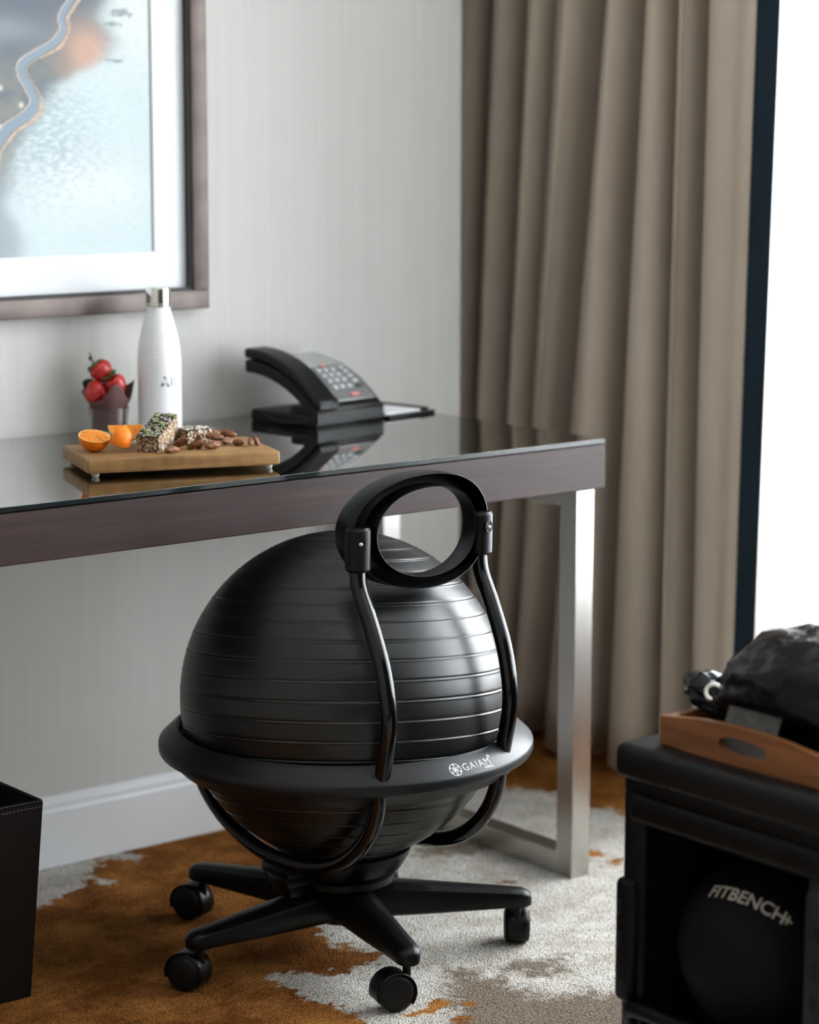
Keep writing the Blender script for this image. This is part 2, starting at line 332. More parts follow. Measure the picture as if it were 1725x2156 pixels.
# ------------------------------------------------------------------ curtains
ct = thing('curtain', 'heavy taupe curtain in deep folds with a navy edge band', 'curtain', (.48, -.1, .02))
# valleys between the folds: position along the rail at the top / at the hem, open gap, depth
VAL = [(.330,.385,.020,.13),(.209,.285,.026,.16),(.110,.205,.030,.15),(.020,.140,.028,.17),(-.104,.060,.052,.19),(-.222,-.140,.042,.18),(-.318,-.300,.030,.10),(-.388,-.378,.034,.17)]
YS, YE, HCUR = (.44,.46), (-.600,-.570), 2.5
def profile(f):
    """plan of the pleats at height f = 0 hem .. 1 top, as x (away from the room), y"""
    g = min(1.2, f*HCUR/1.5); L_ = lambda a, b: b+(a-b)*g
    nz = lambda k, sd: .008*mnoise.noise(Vector((k*3.7, f*1.7, sd)))
    P = [(.02, L_(*YS))]; prev = L_(*YS)
    for k, (t_, b_, gap, dep) in enumerate(VAL):
        y = L_(t_, b_)+nz(k, 1.1); h = gap/2*1.40*(1.15-.25*f+.2*mnoise.noise(Vector((k*2.3, f*1.2, 4)))); rm = (prev+y)/2; rw = max(.012, (prev-y)/2-h)
        un = min(.030, rw*.50)
        P += [(-.052+nz(k, 2.2)*1.5, rm+rw*.15), (-.040, y+h+un*.55), (-.012, y+h*1.0), (.035, y+h+un*.55), (dep*.62, y+h+un), (dep*.96, y+h*.55), (dep*.96, y-h*.55), (dep*.62, y-h-un*.9), (.035, y-h-un*.5), (-.012, y-h*1.0), (-.040, y-h-.010)]
        prev = y-h
    e = L_(*YE); w_ = prev-e
    P += [(-.050, prev-w_*.22), (-.044+nz(9, 1), prev-w_*.42), (-.052, prev-w_*.60), (-.046, prev-w_*.72), (-.046, prev-w_*.86), (-.044, e)]
    return [(p.x, p.y) for p in cr([(a_, b_, 0) for a_, b_ in P], 4)]
NLEV = 28; PR = [profile(i/(NLEV-1)) for i in range(NLEV)]; NPR = len(PR[0]); BI = NPR-1-8
def cpt(u, vv, off):
    j = int(round(u)); i = int(round(vv*(NLEV-1))); x, y = PR[i][j]; return Vector((x+off, y+.1, i/(NLEV-1)*HCUR))
mb = MB(); mb.grid(lambda a, b: cpt(a*BI, b, 0), BI+1, NLEV); o = mb.build('curtain_panel', 'curtain_taupe', ct, angle=2); so_ = o.modifiers.new('thickness', 'SOLIDIFY'); so_.thickness = .002
mb = MB(); mb.grid(lambda a, b: cpt(BI+a*(NPR-1-BI), b, -.002), NPR-BI, NLEV); o = mb.build('edge_band', 'curtain_navy', ct, angle=2); so_ = o.modifiers.new('thickness', 'SOLIDIFY'); so_.thickness = .003
sh = MB()
def shp(a, b):
    y = .25-a*5.05; return Vector((.735+.014*math.sin(y*62+.6*math.sin(y*9))+.008*math.sin(y*23), y, .03+b*2.5))
sh.grid(shp, 700, 3); so = sh.build('sheer_curtain', 'sheer', angle=2); tag(so, 'sheer white curtain glowing with daylight beside the navy band', 'curtain')

# ------------------------------------------------------------------ desk
DX0, DF, DT = -1.62, -.633, .76
dk = thing('desk', 'dark wood desk with black glass top and square steel legs', 'desk', (-.8, -.3, 0))
o_ = (-.8, -.3, 0)
def L(x0, x1, y0, y1, z0, z1): return (x0+.8, x1+.8, y0+.3, y1+.3, z0, z1)
MB().box(*L(DX0, 0, DF, DF+.022, .6765, .7505), .0015, 1).build('front_apron', 'dark_wood', dk)
MB().box(*L(-.022, 0, DF+.022, -.012, .6765, .7505), .0015, 1).build('side_apron', 'dark_wood', dk)
MB().box(*L(DX0, DX0+.022, DF+.022, -.012, .6765, .7505), .0015, 1).build('side_apron', 'dark_wood', dk)
MB().box(*L(DX0+.022, -.022, -.034, -.012, .6765, .7505), .0015, 1).build('back_apron', 'dark_wood', dk)
MB().box(*L(DX0+.022, -.022, DF+.022, -.034, .690, .7500)).build('underside_panel', 'dark_wood', dk, smooth=False)
gt = MB().box(*L(DX0+.005, -.003, DF+.003, -.008, .7525, DT)).build('glass_top', 'black_glass', dk, smooth=False)
MB().box(*L(DX0+.003, -.001, DF+.001, DF+.003, .7525, DT-.0002), .0004, 1).build('glass_edge', 'glass_edge', gt, smooth=False)
MB().box(*L(-.003, -.001, DF+.003, -.008, .7525, DT-.0002), .0004, 1).build('glass_edge', 'glass_edge', gt, smooth=False)
for xr in (-.0215, DX0+.0625):
    yb = -.062; yf = DF+.004; s = .041
    MB().box(*L(xr-s, xr, yf, yf+s, 0, .6765), .0012, 1).build('leg', 'brushed_steel', dk)
    MB().box(*L(xr-s, xr, yb-s, yb, 0, .6765), .0012, 1).build('leg', 'brushed_steel', dk)
    MB().box(*L(xr-s, xr, yf+s, yb-s, 0, s), .0012, 1).build('foot_rail', 'brushed_steel', dk)
    MB().box(*L(xr-s, xr, yf+s, yb-s, .6765-.030, .6765), .0012, 1).build('top_rail', 'brushed_steel', dk)

# ------------------------------------------------------------------ framed print
FX, FZ, FW, FH = -.394, .961, 1.02, .95
fr = thing('framed_print', 'large framed coastal road photograph with wide white mat', 'picture', (FX-FW/2, -.002, FZ))
fw = .033; hx = FW/2
for nm, (x0, x1, z0, z1) in (('a', (-hx, hx, 0, fw)), ('b', (-hx, hx, FH-fw, FH)), ('c', (-hx, -hx+fw, fw, FH-fw)), ('d', (hx-fw, hx, fw, FH-fw))):
    MB().box(x0, x1, -.030, 0, z0, z1, .003, 2).build('frame_rail', 'frame_bronze', fr)
mb = MB(); f2 = fw+.005
for (x0, x1, z0, z1) in ((-hx+fw, hx-fw, fw, f2), (-hx+fw, hx-fw, FH-f2, FH-fw), (-hx+fw, -hx+f2, f2, FH-f2), (hx-f2, hx-fw, f2, FH-f2)): mb.box(x0, x1, -.024, -.004, z0, z1)
mb.build('frame_liner', 'frame_inner', fr, smooth=False)
mt = fw+.069
mb = MB()
for (x0, x1, z0, z1) in ((-hx+f2, hx-f2, f2, mt), (-hx+f2, hx-f2, FH-mt, FH-f2), (-hx+f2, -hx+mt, mt, FH-mt), (hx-mt, hx-f2, mt, FH-mt)): mb.box(x0, x1, -.012, -.006, z0, z1)
mb.build('mat_board', 'mat_board', fr, smooth=False)
# the print itself: sea, dark cliffs and a winding road, painted per vertex
PX1 = hx-mt; PZ0 = mt
RY = [-400,-150,5,40,65,85,115,140,160,180,205,235,260,290,330,370,420,470]; RX_ = [330,250,190,165,150,160,140,100,72,70,85,100,84,42,14,6,0,-25]
def road(v):     # road centre at row v of the picture
    return sum(np.interp(v+k_, RY, RX_) for k_ in (-10,-5,0,5,10))/5
def cl(x): return max(0., min(1., x))
def picture(px, py):
    q = Vector((px*.011, py*.011, 0)); nz = mnoise.fractal(q*1.3, 1, 2, 4); nf = mnoise.fractal(Vector((px*.07, py*.19, 2)), 1, 2, 3)
    sea = Vector((.52,.60,.61)); sea = sea.lerp(Vector((.64,.66,.63)), cl((px-210)/100)*cl((200-py)/150))
    sea = sea.lerp(Vector((.66,.69,.70)), math.exp(-((px-200)/110)**2-((py-400)/50)**2)*.8)
    rip = cl(.5+1.3*nf)*cl((py-170)/60)*cl((250-px+.15*(py-200))/140)*cl((440-py)/140+.2)
    sea = sea.lerp(Vector((.24,.30,.34)), rip*.75); sea = sea.lerp(Vector((.42,.52,.53)), .4*cl(nf*1.6))
    shore = np.interp(py, [-400,0,30,60,100,140,170,200,240,280,330,400,470,540], [420,240,240,232,255,240,185,140,120,88,52,42,52,58])+14*nz
    land = Vector((.125,.15,.175)).lerp(Vector((.215,.22,.20)), cl(.5+1.1*nz)*cl((py-60)/150))
    land = land.lerp(Vector((.30,.345,.37)), cl((py-330)/120)); land = land.lerp(Vector((.25,.29,.315)), .7*math.exp(-((py-95)/28)**2-((px-40)/80)**2))
    land = land.lerp(Vector((.47,.31,.24)), cl(1.15*math.exp(-((px-205)/52)**2-((py-130)/62)**2)))
    k = 1/(1+math.exp((px-shore)/9.)); c = sea.lerp(land, k)
    if px > 225:
        for (rx, ry, rw, rh) in ((272,45,24,9),(258,68,18,4),(258,142,26,4)):
            e = ((px-rx)/rw)**2+((py-ry)/rh)**2; c = c.lerp(Vector((.20,.245,.255)), .8*cl((1.1-e-nf*1.2)*1.5))
    sl = (road(py+6)-road(py-6))/12; d = (px-road(py))/math.sqrt(1+sl*sl); wv = np.interp(py, [0,80,150,230,330,460], [6,7,8,9,12,14])
    fade = cl((465-py)/40)
    c = c.lerp(Vector((.235,.30,.36)), cl((wv-abs(d))/2)*.9*fade)
    c = c.lerp(Vector((.55,.44,.385)), cl(1.6-abs(d+wv)*.9)*.9*fade)
    ww = np.interp(py, [0,60,100,130,150,200,240,290,330,420], [7,9,5,8,4,3,9,9,6,4])
    c = c.lerp(Vector((.58,.43,.31)).lerp(Vector((.40,.30,.23)), cl(.5+nf)), cl((ww/2-abs(d-wv-ww/2-1))/1.6)*.9*fade)
    for (rx, ry) in ((70,243),(26,288),(30,212)): c = c.lerp(Vector((.72,.68,.58)), math.exp(-((px-rx)/4)**2-((py-ry)/5)**2))
    return c
nu, nv = 300, 260; mb = MB(); cols = []
for i in range(nu):
    for j in range(nv):
        x = -PX1+(2*PX1)*i/(nu-1); z = mt+(FH-2*mt)*j/(nv-1); mb.v.append((x, -.008, z))
        px = 333-(PX1-x)*1035; py = 532-(z-mt)*1212+(333-px)*.055; cols.append((*picture(px, py), 1))
mb.f = [(i*nv+j, (i+1)*nv+j, (i+1)*nv+j+1, i*nv+j+1) for i in range(nu-1) for j in range(nv-1)]
me = bpy.data.meshes.new('print'); me.from_pydata(mb.v, [], mb.f); ca = me.color_attributes.new('pic', 'FLOAT_COLOR', 'POINT'); ca.data.foreach_set('color', np.array(cols, np.float32).ravel()); me.materials.append(MATS['print'])
po_ = bpy.data.objects.new('print', me); COL.objects.link(po_); po_.parent = fr

# ------------------------------------------------------------------ ball chair
CX, CY = -.585, -.669
ch = thing('ball_chair', 'black plastic ball chair frame on a five-star caster base', 'chair', (CX, CY, 0))
# cradle ring: sloping collar, rim, undercut
rp = [(.2560,.3560),(.2580,.3680),(.2630,.3710),(.2680,.3680),(.2895,.3480),(.2908,.3445),(.2908,.3350),(.2890,.3315),(.2760,.3250),(.2600,.3080),(.2560,.3100),(.2690,.3270),(.2640,.3400)]
ring = MB().lathe(rp, 112, T(.006, 0, 0), close=True).build('cradle_ring', 'ring_plastic', ch, angle=.5)
# bowl under the ball, turntable and cross bracket
MB().lathe([(0,.1480),(.060,.1500),(.090,.1610),(.1040,.1740),(.1065,.1735),(.1040,.1640),(.092,.1440),(.075,.1320),(.0,.1300)], 64).build('bowl', 'black_plastic', ch)
mb = MB().box(-.128, .085, -.026, .026, .130, .150, .006); 
mb.box(-.134, -.096, -.036, .036, .148, .166, .006); mb.box(-.121, -.089, -.024, .024, .114, .148, .004)
mb.build('cross_bracket', 'black_plastic', ch)
MB().lathe([(0,.134),(.074,.134),(.080,.130),(.080,.120),(.070,.116),(.052,.114),(.048,.104),(0,.104)], 48).build('turntable', 'black_plastic', ch)
# U-shaped cradle tubes; the two rear ends rise as the back posts
for sx in (-1, 1):
    x = .115*sx; rr = .003*sx
    pts = [(x,.243,.335),(x,.238,.295),(x,.222,.250),(x,.180,.213),(x,.120,.186),(x,.050,.171),(x,-.02,.170),(x,-.09,.181),(x,-.150,.204),(x,-.200,.243),(x,-.230,.290),(x,-.240,.340)]
    MB().tube(cr(pts, 5), .0122, 16).build('cradle_tube', 'black_gloss', ch, angle=1)
    ps = [(x,-.240,.335),(x,-.2505,.375),(x,-.261,.425),(x,-.260,.465),(x,-.246,.520),(x,-.218,.579),(x,-.193,.624),(x,-.188,.660),(x,-.188,.715)]
    MB().tube(cr(ps, 6), .0122, 18).build('back_post', 'black_gloss', ch, angle=1)
    MB().lathe([(.0128,-.004),(.0172,-.004),(.0172,.0016),(.0160,.0026),(.0128,.0026)], 24, T(x,-.2455,.3585) @ Rz(math.atan2(-.2455, x)) @ Ry(.74), close=True).build('socket', 'rubber', ch)
# back hoop: oval channel
HZ = .700
hp = [(-1,.0)]
def hoop(prof, n=84):
    mb = MB(); k = len(prof)
    def fn(a, b):
        th = 2*PI*a; off, yy = prof[int(round(b*k)) % k]
        c, s_ = math.cos(th), math.sin(th)
        sx, sz = .092, .0655; gx, gz = .037, .0195       # inner oval and the widening to the outer oval
        e = 1.0
        x = (sx+gx*off)*math.copysign(abs(c)**.94, c); z = (sz+gz*off)*math.copysign(abs(s_)**.94, s_)
        return Vector((x, yy+.018*(x/.13)**2-.10*z*0, HZ+z))
    mb.grid(fn, n, k, True, True); return mb
prof = [(0.0,-.2150),(.05,-.2165),(.075,-.2150),(.085,-.196),(.13,-.190),(.88,-.180),(.915,-.184),(.925,-.2085),(.945,-.2110),(.985,-.2110),(1.005,-.208),(1.03,-.176),(.95,-.168),(.5,-.174),(.03,-.184),(-.02,-.188)]
hp_ = hoop(prof).build('back_hoop', 'black_plastic', ch, angle=.55)
for sx in (-1, 1):
    x = .115*sx
    sl = MB(); sl.tube([(x,-.189,.650),(x,-.189,.654),(x,-.190,.711),(x,-.190,.715)], [.0165,.0190,.0190,.0165], 28)
    so_ = sl.build('post_sleeve', 'black_plastic', ch, angle=.5)
    a = -2.02 if sx < 0 else -1.50
    Mp = T(x+.0188*math.cos(a), -.1895+.0188*math.sin(a), .694) @ Rz(a+PI/2) @ Rx(PI/2)
    MB().lathe([(.0042,0),(.0068,0),(.0068,.0012),(.0042,.0012)], 20, Mp @ Matrix.Diagonal((1,1.5,1,1)), close=True).build('pin_slot', 'rubber', so_)
    MB().lathe([(0,-.001),(.0042,-.001),(.0042,.0004),(0,.0004)], 16, Mp @ Matrix.Diagonal((1,1.5,1,1))).build('slot_floor', 'rubber', so_)
    MB().ellipsoid((0,0,0), (.0034,.0034,.0026), 14, 8, M=Mp @ T(0,-.0012,.0008)).build('spring_pin', 'steel_pin', so_)
# star base
base_a = [-.6004-k*2*PI/5 for k in range(5)]
hub = MB().lathe([(0,.118),(.046,.118),(.052,.112),(.052,.062),(.046,.056),(0,.056)], 40).build('base_hub', 'black_plastic', ch)
cast_a = [math.radians(51), math.radians(166), math.radians(116), math.radians(112), math.radians(60)]
for k, a in enumerate(base_a):
    RL = .955 if k == 1 else 1.0
    M = Rz(a) @ Matrix.Diagonal((RL,1,1,1))
    secs = [(.030,.058,.116,.036),(.075,.059,.115,.0315),(.150,.061,.108,.0265),(.220,.064,.1015,.0225),(.262,.066,.0975,.0205),(.281,.0662,.0955,.0190),(.290,.0668,.0925,.0160),(.2955,.0685,.0870,.0110),(.2970,.0710,.0820,.0060)]
    def leg(u, v):
        i = int(round(u*(len(secs)-1))); x, z0, z1, w = secs[i]; t = 2*PI*v; h = (z1-z0)
        c, s_ = math.cos(t), math.sin(t)
        yy = w*math.copysign(abs(c)**.62, c)*(.80 if s_ > .5 else 1); zz = (z0+z1)/2+h/2*math.copysign(abs(s_)**.55, s_)
        return Vector((x, yy, zz))
    mb = MB(); mb.grid(leg, len(secs), 24, False, True, M); q = len(mb.v); mb.f.append(tuple(range(q-24, q)))
    mb.build('base_leg', 'black_plastic', ch, angle=.75)
    tip = Vector((.275*RL*math.cos(a), .275*RL*math.sin(a), 0)); A = cast_a[k]   # A: direction the caster trails to
    M = T(tip.x, tip.y, 0) @ Rz(A)     # caster local: x = trailing direction, y = axle
    hd = MB()
    def hood(u, v):
        ang = math.radians(-18+u*236); yy = -.0185+.037*v; r = .0312
        return Vector((.022+r*math.cos(ang), yy, .0285+r*math.sin(ang)))
    hd.grid(hood, 22, 5, M=M)
    hd.tube([(.0,0,.040),(0,0,.0675)], .0062, 14, M=M); hd.box(-.004,.026,-.005,.005,.018,.050,.003,M=M)
    hd.tube([(.022,-.021,.0285),(.022,.021,.0285)], .0035, 10, M=M)
    ho = hd.build('caster', 'black_plastic', ch, angle=.6)
    sm = ho.modifiers.new('thickness', 'SOLIDIFY'); sm.thickness = .0018; sm.offset = -1
    for sy in (-1, 1):
        MB().lathe([(0,.0205),(.0205,.0205),(.0228,.0195),(.0279,.0165),(.0281,.0060),(.0255,.0040),(0,.0040)], 36, M @ T(.022,0,.0285) @ Rx(-sy*PI/2)).build('wheel', 'rubber', ho)
# lettering on the ring collar
def collar(x, y, A0, s0=.010):
    """x along the arc, y up the slope"""
    r = .2895-(s0+y)*.732; z = .3480+(s0+y)*.681; a = A0+x/.280; nrm = .0006
    return Vector((.006+(r+nrm*.68)*math.cos(a), (r+nrm*.68)*math.sin(a), z+nrm*.73))
A0 = math.radians(-92.6)
mb, w_ = text_mb('GAIAM', .0175, lambda x, y: collar(x+.013, y-.0035, A0), 1.12, -.0002); mb.build('lettering', 'print_white', ring, smooth=False)
mb, w_ = text_mb('KW8421', .0052, lambda x, y: collar(x+.053, y-.0085, A0), 1.0); mb.build('code_lettering', 'print_white', ring, smooth=False)
mb, w_ = text_mb('®', .007, lambda x, y: collar(x+.0715, y+.0075, A0), 1.0); mb.build('registered_mark', 'print_white', ring, smooth=False)
em = MB()
def ribbon(pts, w, closed=False):
    P = [Vector((p[0], p[1])) for p in pts]; n_ = len(P); vs = []
    for i in range(n_):
        a_ = P[(i+1) % n_] if closed or i < n_-1 else P[i]; b_ = P[i-1] if closed or i > 0 else P[i]
        t = (a_-b_).normalized(); nn = Vector((-t.y, t.x))*w/2
        vs += [P[i]+nn, P[i]-nn]
    fs = [(2*i, 2*i+1, (2*i+3) % (2*n_), (2*i+2) % (2*n_)) for i in range(n_ if closed else n_-1)]
    em.add([collar(v_.x, v_.y, A0) for v_ in vs], fs)
R0 = .0100; cxl, cyl = 0, .0012
ribbon([(cxl+R0*math.cos(2*PI*k/40), cyl+R0*math.sin(2*PI*k/40)) for k in range(40)], .0010, True)
for k in range(6):
    a = PI/6+k*PI/3; c0 = (cxl+R0*math.cos(a), cyl+R0*math.sin(a))
    ribbon([(c0[0]+R0*math.cos(a+PI+(-1+2*t/12)*PI/3), c0[1]+R0*math.sin(a+PI+(-1+2*t/12)*PI/3)) for t in range(13)], .0008)
em.build('flower_emblem', 'print_white', ring, smooth=False)

# exercise ball with ribs, leaning a little away
RB, RBZ = .2528, .2550
prof = []
angs = sorted(set([0., 180.]+[round(6.6667*k+d_, 3) for k in range(1, 27) for d_ in (-3.3,-2.2,-1.3,-.75,-.5,-.3,-.12,.0,.12,.3,.5,.75,1.0,1.3,2.2)]+[1.2,2.3,177.7,179]))
for dg_ in angs:
    th = math.radians(dg_); ph = ((dg_+3.33335) % 6.6667)-3.33335
    b = .0005*math.exp(-(ph/.26)**2)-.0010*math.exp(-((ph-.55)/.28)**2)
    if dg_ < 3.3 or dg_ > 176.7: b = 0
    prof.append(((RB+b)*math.sin(th) if 0 < dg_ < 180 else 0, -(RBZ+b)*math.cos(th)))
ball = MB().lathe(prof, 144).build('exercise_ball', 'ball_vinyl', None, loc=(CX+.001, CY-.001, .4135), angle=1.2)
ball.rotation_euler = (Matrix.Rotation(math.radians(7.5), 3, Vector((math.cos(YAW), -math.sin(YAW), 0))*-1)).to_euler()
tag(ball, 'large ribbed black exercise ball sitting in the chair cradle', 'exercise ball')

# ------------------------------------------------------------------ waste bin
bn = thing('waste_bin', 'black leather waste bin with stitched rim at left edge', 'bin', (-1.16, -.46, 0))
tx, ty, bx_, by_ = .106, .0965, .087, .079; zt = .302
def binw(k, th=.006):
    c = [(-1,-1),(1,-1),(1,1),(-1,1)]; (ax, ay), (cx, cy) = c[k], c[(k+1)%4]
    def P(sx, sy, top, inn):
        X_ = (tx if top else bx_)-inn; Y_ = (ty if top else by_)-inn; return (sx*X_, sy*Y_, zt if top else .0)
    vs = [P(ax,ay,0,0), P(cx,cy,0,0), P(cx,cy,1,0), P(ax,ay,1,0), P(ax,ay,0,th), P(cx,cy,0,th), P(cx,cy,1,th), P(ax,ay,1,th)]
    return MB().add(vs, [(0,1,2,3),(5,4,7,6),(3,2,6,7),(0,4,5,1),(0,3,7,4),(1,5,6,2)])
for k in range(4): binw(k).build('side_panel', 'leather_brown_black', bn, smooth=False)
MB().box(-bx_+.006, bx_-.006, -by_+.006, by_-.006, .002, .010).build('bottom', 'bin_inside', bn, smooth=False)
rim = MB(); q = [(-tx+.003,-ty+.003),(tx-.003,-ty+.003),(tx-.003,ty-.003),(-tx+.003,ty-.003)]
for k in range(4): a, b = q[k], q[(k+1)%4]; rim.tube([(a[0],a[1],zt),(b[0],b[1],zt)], .0036, 10)
rim.build('rim_piping', 'leather_black', bn)
st = MB()
for k in range(4):
    a, b = Vector((*q[k], zt-.007)), Vector((*q[(k+1)%4], zt-.007)); out = Vector(((a.x+b.x)/2, (a.y+b.y)/2, 0)).normalized()*.0034
    n_ = 34
    for i in range(n_):
        p = a.lerp(b, (i+.2)/n_)+out; p2 = a.lerp(b, (i+.75)/n_)+out; st.tube([p, p2], .0005, 4)
so_ = st.build('stitching', 'stitching', bn); so_['kind'] = 'stuff'

# ------------------------------------------------------------------ serving board
BZ = .7885; BR = -.3215; BCX, BCY = -.748, -.442
bd = thing('serving_board', 'rectangular wooden serving board on small feet', 'serving board', (BCX, BCY, DT), BR)
MB().box(-.151, .151, -.090, .090, .0068, .0285, .004, 3).build('slab', 'board_wood', bd)
for sx in (-1, 1):
    for sy in (-1, 1): MB().lathe([(0,0),(.0042,0),(.0060,.002),(.0064,.0045),(.0055,.0072),(0,.0072)], 18, T(sx*.136, sy*.075, 0)).build('foot', 'foot_nub', bd)

def orange_half(name, label, loc, R, keep, M):
    """cut citrus; keep = angular range of the piece about its axis"""
    t = thing(name, label, 'orange', loc, 0, 'cut orange pieces on the board')
    a0, a1 = keep; full = a1-a0 > 6.2; n_ = 30
    def sk(r, th0, th1, nn=14):
        mb = MB()
        mb.grid(lambda u, v: Vector((r*math.cos(a0+(a1-a0)*u)*math.sin(th0+(th1-th0)*v), r*math.sin(a0+(a1-a0)*u)*math.sin(th0+(th1-th0)*v), r*math.cos(th0+(th1-th0)*v))), n_, nn, M=M); return mb
    pe = sk(R, PI/2, PI); pe.build('peel', 'orange_peel', t, angle=1)
    mb = MB(); mb.grid(lambda u, v: Vector(((R*.90+R*.10*v)*math.cos(a0+(a1-a0)*u), (R*.90+R*.10*v)*math.sin(a0+(a1-a0)*u), .0003)), n_, 2, M=M)
    mb.grid(lambda u, v: Vector((R*.92*v*math.cos(a0+(a1-a0)*u), R*.92*v*math.sin(a0+(a1-a0)*u), -.0006)), n_, 2, M=M)
    if not full:
        for aa in (a0, a1): mb.grid(lambda u, v: Vector((R*v*math.cos(aa)*math.sin(PI/2+u*PI/2), R*v*math.sin(aa)*math.sin(PI/2+u*PI/2), R*v*math.cos(PI/2+u*PI/2))), 10, 3, M=M)
    mb.build('pith', 'orange_pith', t)
    ns = max(3, int(round((a1-a0)/(2*PI)*9))); da = (a1-a0)/ns
    for k in range(ns):
        b0, b1 = a0+da*k+.035, a0+da*(k+1)-.035; mb = MB()
        mb.grid(lambda u, v: Vector((R*(.13+.76*v)*math.cos(b0+(b1-b0)*u), R*(.13+.76*v)*math.sin(b0+(b1-b0)*u), .0009*math.sin(PI*(.12+.76*u))*math.sin(PI*(.1+.8*v)))), 6, 6, M=M); mb.build('segment', 'orange_flesh', t, angle=2)
    if not full:
        for aa, sg in ((a0, -1), (a1, 1)):
            mb = MB(); nrm = Vector((-math.sin(aa), math.cos(aa), 0))*sg*.0006
            mb.grid(lambda u, v: Vector((R*(.12+.78*v)*math.cos(aa)*math.sin(PI/2+(.04+.9*u)*PI/2), R*(.12+.78*v)*math.sin(aa)*math.sin(PI/2+(.04+.9*u)*PI/2), R*(.12+.78*v)*math.cos(PI/2+(.04+.9*u)*PI/2)))+nrm, 10, 5, M=M); mb.build('cut_face', 'orange_flesh', t, angle=2)
    return t
RO = .0245
# tilt the cut face towards the camera
CAMAZ = math.atan2(-3.5843+.42, -2.7877+.83)
def tilt(az, a): return Matrix.Rotation(a, 4, Vector((-math.sin(az), math.cos(az), 0)))
orange_half('orange_half', 'halved orange with cut face up, leftmost on the board', (-.862, -.405, BZ+.0238), RO, (0, 2*PI), tilt(CAMAZ+.35, .30))
orange_half('orange_wedge', 'orange wedge peel side out, between halved orange and seed bar', (-.832, -.428, BZ+.0175), RO*.95, (0, PI*.62), Rz(math.radians(195)) @ Rx(math.radians(65)))
orange_half('orange_wedge', 'orange wedge with cut face up, leaning on the others behind', (-.795, -.388, BZ+.034), RO*1.12, (0, PI), Rz(CAMAZ+PI/2+.12+PI) @ Rx(.62) @ Rz(PI))

def seed_bar(name, label, loc, size, M, nseed, seedmix):
    t = thing(name, label, 'seed bar', loc, 0, 'seed bars on the board'); l, w, h = size
    mb = MB()
    def wob(p): return Vector(p)+Vector((mnoise.noise(Vector(p)*90), mnoise.noise(Vector(p)*90+Vector((5,0,0))), mnoise.noise(Vector(p)*90+Vector((0,9,0)))))*.0016
    b = bmesh.new(); bmesh.ops.create_cube(b, size=1); bmesh.ops.subdivide_edges(b, edges=b.edges[:], cuts=9, use_grid_fill=True)
    for q_ in b.verts: q_.co = wob((q_.co.x*l, q_.co.y*w, (q_.co.z+.5)*h))
    b.verts.index_update(); mb.add([q_.co for q_ in b.verts], [[q_.index for q_ in f.verts] for f in b.faces], M); b.free(); mb.build('crumb', 'bar_crumb', t, angle=1.4)
    mb = MB(); mb.grid(lambda u, v: wob(((u-.5)*l*1.005, (v-.5)*w*1.01, h))+Vector((0,0,.0011)), 14, 8, M=M); mb.build('chocolate_top', 'bar_dark', t, angle=2)
    rnd = random.Random(len(label))
    for k in range(nseed):
        x, y = (rnd.random()-.5)*l*.92, (rnd.random()-.5)*w*.86; mm = M @ T(x, y, h+.0022) @ Rz(rnd.random()*6.3) @ Rx(rnd.uniform(-.4,.4))
        MB().ellipsoid((0,0,0), (.0058,.0031,.0014), 10, 6, M=mm).build('pumpkin_seed' if seedmix else 'oat_flake', 'pumpkin_seed' if seedmix else 'oat', t)
    mb = MB()
    for k in range(110 if seedmix else 40):
        x, y = (rnd.random()-.5)*l*.97, (rnd.random()-.5)*w*.95; mm = M @ T(x, y, h+.0020) @ Rz(rnd.random()*6.3)
        mb.ellipsoid((0,0,0), (.0018,.0012,.0010), 6, 4, M=mm)
    so = mb.build('sesame', 'sesame', t); so['kind'] = 'stuff'
    mb = MB()
    for k in range(60):
        sd = rnd.choice((-1, 1)); x, z = (rnd.random()-.5)*l, rnd.random()*h; mm = M @ T(x, sd*(w/2+.0004), z) @ Rx(PI/2)
        if rnd.random() < .3: mm = M @ T(rnd.choice((-1,1))*(l/2+.0004), (rnd.random()-.5)*w, z) @ Ry(PI/2)
        mb.ellipsoid((0,0,0), (.0030,.0018,.0012), 6, 4, M=mm)
    so = mb.build('side_flakes', 'oat', t); so['kind'] = 'stuff'
    return t
seed_bar('seed_bar', 'dark seed bar topped with green pumpkin seeds, propped up', (-.762, -.430, BZ), (.104,.036,.030), T(0,0,.006) @ Rz(.70) @ Ry(-.23), 20, True)
seed_bar('seed_bar', 'short oat bar lying flat behind the pecans', (-.690, -.420, BZ), (.05,.036,.022), Rz(.1), 14, False)

